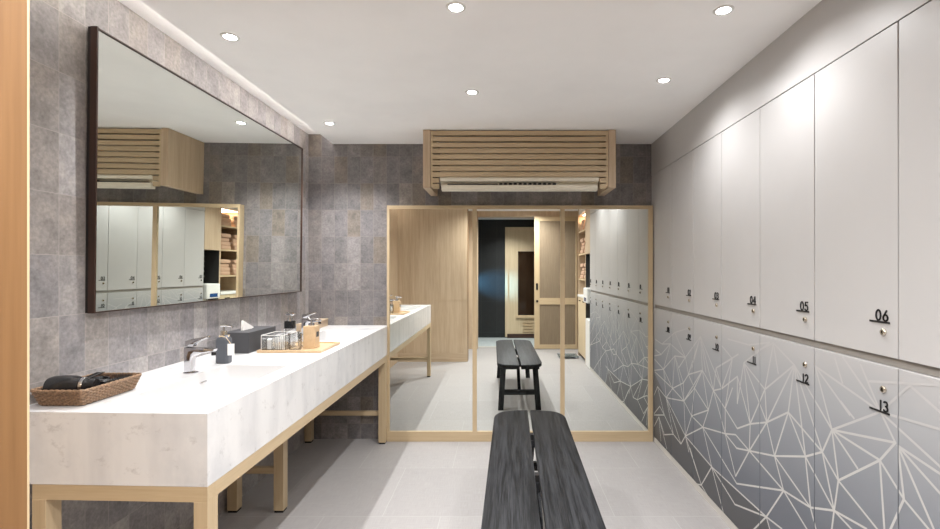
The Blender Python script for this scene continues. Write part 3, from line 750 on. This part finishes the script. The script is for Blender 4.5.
# hairbrush
t = thing('hair_brush', 'black hair brush lying along the wall side of the basket', 'hair brush', (-1.41, 1.63, ZB))
m = MB(); m.tube([(-1.331, 1.577, ZB + .040), (-1.333, 1.60, ZB + .040), (-1.337, 1.635, ZB + .034)], [.008, .010, .008], 10); m.build('handle', M['black'], t)
m = MB(); m.loft([rrect(-1.356 + i, -1.308 - i, 1.627 + i, 1.698 - i, .020 - i*.5, ZB + z) for i, z in ((.006, .020), (0, .024), (0, .036), (.006, .041))], cap0=True); m.smooth = True; m.build('head', M['black'], t)
m = MB()
for i in range(4):
    for j in range(6): m.lathe([(.0011, 0), (.0007, .012)], (-1.349 + .011*i, 1.641 + .009*j, ZB + .0405), 6)
m.build('bristles', M['black_matt'], t)
# comb
t = MB(); t.box(-.005, .005, -.07, .07, .010, .013, bev=.001)
for k in range(24): t.box(-.022, -.005, -.068 + .0058*k, -.066 + .0058*k, .0105, .0125)
t.bm.transform(Matrix.Translation((-1.42, 1.628, ZB + .034)) @ Matrix.Rotation(.08, 4, 'Z') @ Matrix.Rotation(.10, 4, 'X'))
tag(t.build('comb', M['black'], None), 'flat black comb resting on the tools at the back of the basket', 'comb')

# ------------------------------------------------------------------ bench
t = thing('bench', 'long black two-plank wooden bench in the middle of the room', 'bench', (0.150, 2.13, 0))
t['_org'] = (0, 0, 0); t.rotation_euler = (0, 0, math.radians(-1.15))
BL, BZ0, BZ1 = 0.782, 0.408, 0.440
def plank(sx):
    w, g, r = .209, .0085, .10
    def outer(y):                     # very slightly bowed long edge
        return w + .004 - .010*(abs(y)/BL)**2*0
    pts = [(g, -BL + .001), ]
    n = 10; x_end = g
    # near end: gently curved end into a rounded outer corner
    def endc(sgn):
        out = []
        for k in range(n+1):
            a = PI/2*k/n
            out.append((w - r + r*math.sin(a), sgn*(BL - .150 + .138*math.cos(a))))
        return out
    far = [(g, BL), (g + .04, BL - .002), (g + .075, BL - .007)] + endc(1)
    near = [(g, -BL), (g + .04, -BL + .002), (g + .075, -BL + .007)] + endc(-1)
    pts = far + near[::-1]
    pts = [(sx*x, y) for x, y in pts]
    m = MB(); m.prism(pts, BZ0, BZ1, axis=2, bev=.004); m.smooth = True
    return m.build('plank', M['bench_y'], t, auto=30)
plank(-1); plank(1)
def bar(name, a, b, w, d, mat='bench_z'):
    a, b = Vector(a), Vector(b); m = MB()
    pts = []
    for p in (a, b): pts.append([(p.x - w/2, p.y - d/2, p.z), (p.x + w/2, p.y - d/2, p.z), (p.x + w/2, p.y + d/2, p.z), (p.x - w/2, p.y + d/2, p.z)])
    m.loft(pts, cap0=True, cap1=True); return m.build(name, M[mat], t)
for sy in (-1, 1):
    ye, yf = sy*(BL - .17), sy*(BL - .125)
    for sx in (-1, 1): bar('leg', (sx*.176, yf, 0), (sx*.148, ye, BZ0 - .0005), .050, .045)
    for sx in (-1, 1): bx('seat_batten', M['bench_x'], t, min(sx*.02, sx*.19), max(sx*.02, sx*.19), ye - .03 - .022*sy, ye + .03 - .022*sy, BZ0 - .042, BZ0 - .001)
    bx('end_rail', M['bench_x'], t, -.146, .146, sy*(BL - .145) - .016, sy*(BL - .145) + .016, .135, .180)
bx('seat_batten', M['bench_x'], t, -.18, .18, .345, .395, BZ0 - .035, BZ0 - .001)
bx('seat_batten', M['bench_x'], t, -.18, .18, -.145, -.095, BZ0 - .035, BZ0 - .001)
for yy in (.37, -.12):
    bx('spacer', M['black_matt'], t, -.0083, .0083, yy - .016, yy + .016, BZ0 + .002, BZ1 - .004)
bar('brace', (0.0, BL - .162, .160), (0.0, .39, BZ0 - .036), .030, .030)
bar('brace', (0.0, -BL + .162, .160), (0.0, -.14, BZ0 - .036), .030, .030)

# ------------------------------------------------------------------ downlights
def downlight(x, y, lab, power, cone=124):
    t = thing('downlight', lab, 'ceiling light', (x, y, ZC), 'recessed ceiling downlights')
    m = MB(); m.lathe([(.024, -.0005), (.026, -.004), (.034, -.004), (.037, -.0005)], (x, y, ZC), 36, cap=False); m.build('trim_ring', M['white'], t)
    m = MB(); m.lathe([(.0001, -.0025), (.023, -.0025), (.0235, -.0005)], (x, y, ZC), 32, cap=False); m.build('lens', M['lamp'], t)
    ld = bpy.data.lights.new('downlight_beam', 'SPOT'); ld.energy = power; ld.color = WARM
    ld.spot_size = math.radians(cone); ld.spot_blend = 1.0; ld.shadow_soft_size = 0.016
    lo = bpy.data.objects.new('beam', ld); C.objects.link(lo); lo.parent = t; lo.location = (0, 0, -.012)
PW = 30
downlight(-1.13, 1.97, 'lit recessed downlight above the near basin, top left of the ceiling', PW*0.85)
downlight(-1.14, 3.13, 'lit recessed downlight in the back left corner by the ceiling slot', PW*1.7)
downlight(-0.17, 1.748, 'lit recessed downlight at the top edge of the photo, mid ceiling', PW*1.08)
downlight(-0.163, 2.583, 'lit recessed downlight in the middle of the ceiling, left of the slatted box', PW*1.08)
downlight(0.826, 1.768, 'lit recessed downlight nearest the camera on the locker side', PW*.48, 158)
downlight(0.826, 2.42, 'lit recessed downlight on the locker side, farther one right of slatted box', PW*.48, 158)
downlight(-0.17, 0.85, 'unseen recessed downlight above the entry, middle row, widened for frontal fill', PW*1.5, 150)  # out of view; cone and power raised as frontal fill on the counter end
downlight(0.826, 0.95, 'recessed downlight above the entry behind the photo, locker side', PW*.22)
downlight(0.45, -0.25, 'added unseen fill downlight over the shelves at the entrance', PW*1.4, 165)  # out of view, wide cone added as soft frontal fill
downlight(0.10, 0.12, 'added fill downlight in the middle of the entrance, out of view', PW*2.3, 165)  # added out of view to brighten faces turned to the camera
downlight(0.1, -1.30, 'unseen downlight added to light the dark tiled wet room', PW*1.3)  # added out of view to throw a pool of light on the tiles
# blue lamp added out of view to make the glow on the dark tiles
t = thing('added_blue_lamp', 'added unseen blue lamp making the glow on the wet room tiles', 'lamp', (-1.149, -1.35, 1.15))
bx('base', M['white'], t, -1.1495, -1.135, -1.40, -1.30, 1.05, 1.25, bev=.003)
bx('lens', emis('added_blue_lens', (0.15, 0.45, 1.0), 4), t, -1.135, -1.128, -1.395, -1.305, 1.06, 1.24)
ld = bpy.data.lights.new('added_blue_light', 'SPOT'); ld.energy = 260; ld.color = (0.22, 0.58, 1.0); ld.spot_size = math.radians(34); ld.spot_blend = 1; ld.shadow_soft_size = .05
lo = bpy.data.objects.new('blue_beam', ld); C.objects.link(lo); lo.parent = t; lo.location = (.03, 0, 0)
lo.rotation_euler = Vector((0.95, -.57, -.12)).to_track_quat('-Z', 'Y').to_euler()
# led strip lying in the ceiling slot
m = MB(); m.box(-1.316, -1.302, 0.55, 3.6, ZC + .035, ZC + .047)
tag(m.build('led_strip', M['led'], None), 'glowing light strip inside the ceiling slot above the vanity', 'light strip')

# ------------------------------------------------------------------ what the mirrors show behind the camera
# tall oak cabinet with a niche for the water dispenser
t = thing('tall_cabinet', 'oak cabinet with open dark niche beside the lockers, seen in the mirrors', 'cabinet', (1.40, .83, 0))
CY0, CY1 = .66, 1.004
bx('upper_door', M['oak_z'], t, XK, XK + .02, CY0 + .002, CY1, 1.52, ZC - .002)
bx('carcass', M['oak_z'], t, XK + .02, XR - .003, CY0, CY1, 1.52, ZC - .002)
bx('side_panel', M['oak_z'], t, XK, XR - .003, CY0, CY0 + .02, 0, 1.52)
bx('niche_back', M['niche'], t, XR - .02, XR - .003, CY0 + .02, CY1, 0, 1.52)
bx('niche_side', M['niche'], t, XK + .004, XR - .021, CY0 + .0205, CY0 + .026, 0, 1.515)
bx('niche_side', M['niche'], t, XK + .02, XR - .02, CY1 - .006, CY1, 0, 1.52)
rk = MB()
for z in (1.15, 1.22, 1.29, 1.36, 1.43): rk.box(XK + .2, XR - .025, CY0 + .03, CY1 - .02, z, z + .012)
rk.build('rack', M['band'], t)
# water dispenser
t = thing('water_dispenser', 'white water dispenser standing in the cabinet niche, seen in the mirrors', 'water dispenser', (1.33, .83, 0))
wx0, wy0, wy1 = 1.145, .70, .985
bx('body', M['white'], t, wx0, 1.50, wy0, wy1, 0.0, .64, bev=.01)
bx('back_column', M['cream'], t, wx0 + .15, 1.50, wy0, wy1, .64, .86)
bx('head', M['white'], t, wx0 - .03, 1.50, wy0, wy1, .86, 1.06, bev=.012)
bx('display', M['blue_panel'], t, wx0 - .0315, wx0 - .0300, wy0 + .06, wy1 - .06, .88, .93)
m = MB(); m.lathe([(.012, 0), (.012, .05)], (wx0 + .06, .84, .81), 14); m.build('spout', M['chrome'], t)
# open shelf with towels
t = thing('towel_shelf', 'oak open shelf unit stacked with towels, seen in the mirrors', 'shelf', (1.40, .32, 0))
SY0, SY1 = -.02, .658
bx('side_panel', M['oak_z'], t, XK + .01, XR - .003, SY1 - .02, SY1, 0, ZC - .002)
bx('side_panel', M['oak_z'], t, XK + .01, XR - .003, SY0, SY0 + .02, 0, ZC - .002)
bx('back_panel', M['oak_z'], t, XR - .02, XR - .003, SY0 + .02, SY1 - .02, 0, ZC - .002)
for z in (1.17, 1.54, 1.88): bx('shelf_board', M['ash_y'], t, XK + .02, XR - .02, SY0 + .02, SY1 - .02, z - .02, z)
bx('worktop', M['white'], t, XK, XR - .02, SY0 + .02, SY1 - .02, .90, .93)
for ya, yb in ((SY0 + .022, .317), (.321, SY1 - .022)):
    d = bx('cabinet_door', M['cream_wood'], t, XK + .01, XK + .03, ya, yb, .06, .895)
    k = bx('handle', M['black'], d, XK - .004, XK + .01, (ya+yb)/2 - .05, (ya+yb)/2 + .05, .84, .852); k.data.transform(Matrix.Translation(-Vector(t['_org'])))
bx('top_panel', M['white'], t, XK + .02, XR - .02, SY0 + .02, SY1 - .02, 2.13, ZC - .003)
def tower(w, d, h):
    m = MB(); m.loft([rrect(-w/2 + i, w/2 - i, -d/2 + i, d/2 - i, .018, z) for i, z in ((.010, 0), (.002, h*.15), (0, h*.5), (.002, h*.85), (.010, h))], cap0=True)
    m.smooth = True; return m
proto = None
HN = {1.17: 'lowest', 1.54: 'middle', 1.88: 'top'}; LV = ['bottom', 'second', 'third', 'fourth']
for z in (1.17, 1.54, 1.88):
    for j, y in enumerate((.16, .48)):
        for lv in range(4 if z < 1.8 else 3):
            lab = f'folded tan towel, {LV[lv]} one up in the {"cabinet-side" if j else "doorway-side"} pile, {HN[z]} shelf'
            if proto is None:
                o = tower(.34, .24, .056).build('folded_towel', M['towel'], None); proto = o
            else:
                o = proto.copy(); C.objects.link(o)
            o.location = (1.18 + .17 + .01*((lv*7 + j*3) % 3), y + .008*((lv*5 + j) % 3 - 1), z + .0005 + .0565*lv)
            tag(o, lab, 'towel', 'folded towels on the open shelves')
# shelf downlight (warm)
ld = bpy.data.lights.new('shelf_light', 'AREA'); ld.energy = 5; ld.color = (1, .8, .6); ld.shape = 'RECTANGLE'; ld.size = .3; ld.size_y = .5
lt = thing('shelf_lamp', 'warm lamp strip under the top panel of the towel shelf', 'lamp', (1.26, .32, 2.128))
bx('lamp_bar', M['white'], lt, 1.20, 1.23, .05, .59, 2.118, 2.1295)
lo = bpy.data.objects.new('lamp_beam', ld); C.objects.link(lo); lo.parent = lt; lo.location = (.1, 0, -.012)
# sliding door
t = thing('sliding_door', 'pale framed sliding door with woven panels, reflected in the back mirror', 'door', (.88, -.56, 0))
dx0, dx1, dy0, dy1 = .53, 1.226, -.585, -.55
bx('stile', M['ash_z'], t, dx0, dx0 + .085, dy0, dy1, .012, 2.175); bx('stile', M['ash_z'], t, dx1 - .022, dx1, dy0, dy1, .012, 2.175)
for za, zb in ((.012, .080), (.736, .842), (2.10, 2.175)): bx('rail', M['ash_x'], t, dx0 + .085, dx1 - .022, dy0, dy1, za, zb)
for za, zb in ((.080, .736), (.842, 2.10)): bx('woven_panel', M['weave_panel'], t, dx0 + .085, dx1 - .022, dy0 + .010, dy1 - .010, za, zb)
hd = MB(); hd.loft([rrect(dx0 + .026, dx0 + .058, .975, 1.085, .0155, 0)], cap0=True, cap1=False)
hd.bm.free(); hd = MB(); hd.prism([(p[0], p[1]) for p in rrect(dx0 + .026, dx0 + .058, .975, 1.085, .0155, 0)], dy1, dy1 + .006, axis=1); hd.build('pull_handle', M['black'], t)
MB().lathe([(.020, 0), (.020, .010), (.012, .012)], (dx0 + .045, dy1, .790), 20, axis=1).build('lock', M['black'], t)
# sauna cabin front
t = thing('sauna_door', 'cream wooden sauna front with dark glass window, reflected behind the doorway', 'sauna', (.65, -1.89, 0))
sy0, sy1 = -1.918, -1.87
sx = .06
bx('frame', M['cream_wood'], t, sx, sx + .05, sy0, sy1 + .012, 0.02, 2.12); bx('frame', M['cream_wood'], t, sx + .05, 1.25, sy0, sy1 + .012, 2.07, 2.12)
bx('leaf', M['cream_wood'], t, sx + .05, .306, sy0, sy1, .02, 2.07); bx('leaf', M['cream_wood'], t, .306, .80, sy0, sy1, 1.657, 2.07); bx('leaf', M['cream_wood'], t, .306, .80, sy0, sy1, .02, .433); bx('leaf', M['cream_wood'], t, .80, 1.25, sy0, sy1, .02, 2.07)
bx('window_glass', M['saunaglass'], t, .306, .80, sy0 + .01, sy1 - .012, .433, 1.657)
bx('sill', M['ash_x'], t, .27, .84, sy1, sy1 + .05, .385, .415)
for k in range(4): bx('vent_slat', M['ash_x'], t, .40, .60, sy1, sy1 + .02, .12 + .055*k, .15 + .055*k)
bx('kick_board', M['walnut_x'], t, .10, 1.25, sy1, sy1 + .03, .0, .08)
# bathroom scale
t = thing('bathroom_scale', 'flat grey glass bathroom scale on the floor, reflected by the door', 'scale', (.98, .13, 0))
bx('platform', M['grey_glass'], t, .835, 1.125, -.01, .27, .022, .030, bev=.002)
for xx in (.865, 1.095):
    for yy in (.02, .24): MB().lathe([(.022, 0), (.022, .0215)], (xx, yy, 0), 18).build('foot', M['chrome'], t)
bx('display', M['black'], t, .94, 1.02, .20, .24, .0302, .0315)

for o in ROOTS:
    if '_org' in o: del o['_org']

# ------------------------------------------------------------------ world, camera, view
w = bpy.data.worlds.new('world'); sc.world = w; w.use_nodes = True
w.node_tree.nodes['Background'].inputs[0].default_value = (0.9, 0.95, 1, 1); w.node_tree.nodes['Background'].inputs[1].default_value = 0.2
cam = bpy.data.cameras.new('camera'); co = bpy.data.objects.new('camera', cam); C.objects.link(co)
co.location = (0, 0, EYE); co.rotation_euler = (PI/2, 0, 0)
cam.sensor_width = 36; cam.lens = 36*F/940; cam.shift_x = -32/940; cam.shift_y = 5.5/940
cam.clip_start = 0.02
sc.camera = co
sc.view_settings.view_transform = 'Standard'; sc.view_settings.look = 'None'; sc.view_settings.gamma = 1
sc.view_settings.use_curve_mapping = False
sc.view_settings.exposure = 1.06
sc.cycles.use_denoising = True
sc.cycles.max_bounces = 14; sc.cycles.diffuse_bounces = 8; sc.cycles.glossy_bounces = 8; sc.cycles.transparent_max_bounces = 16
sc.cycles.caustics_reflective = True; sc.cycles.sample_clamp_indirect = 4.0; sc.cycles.blur_glossy = 0.5
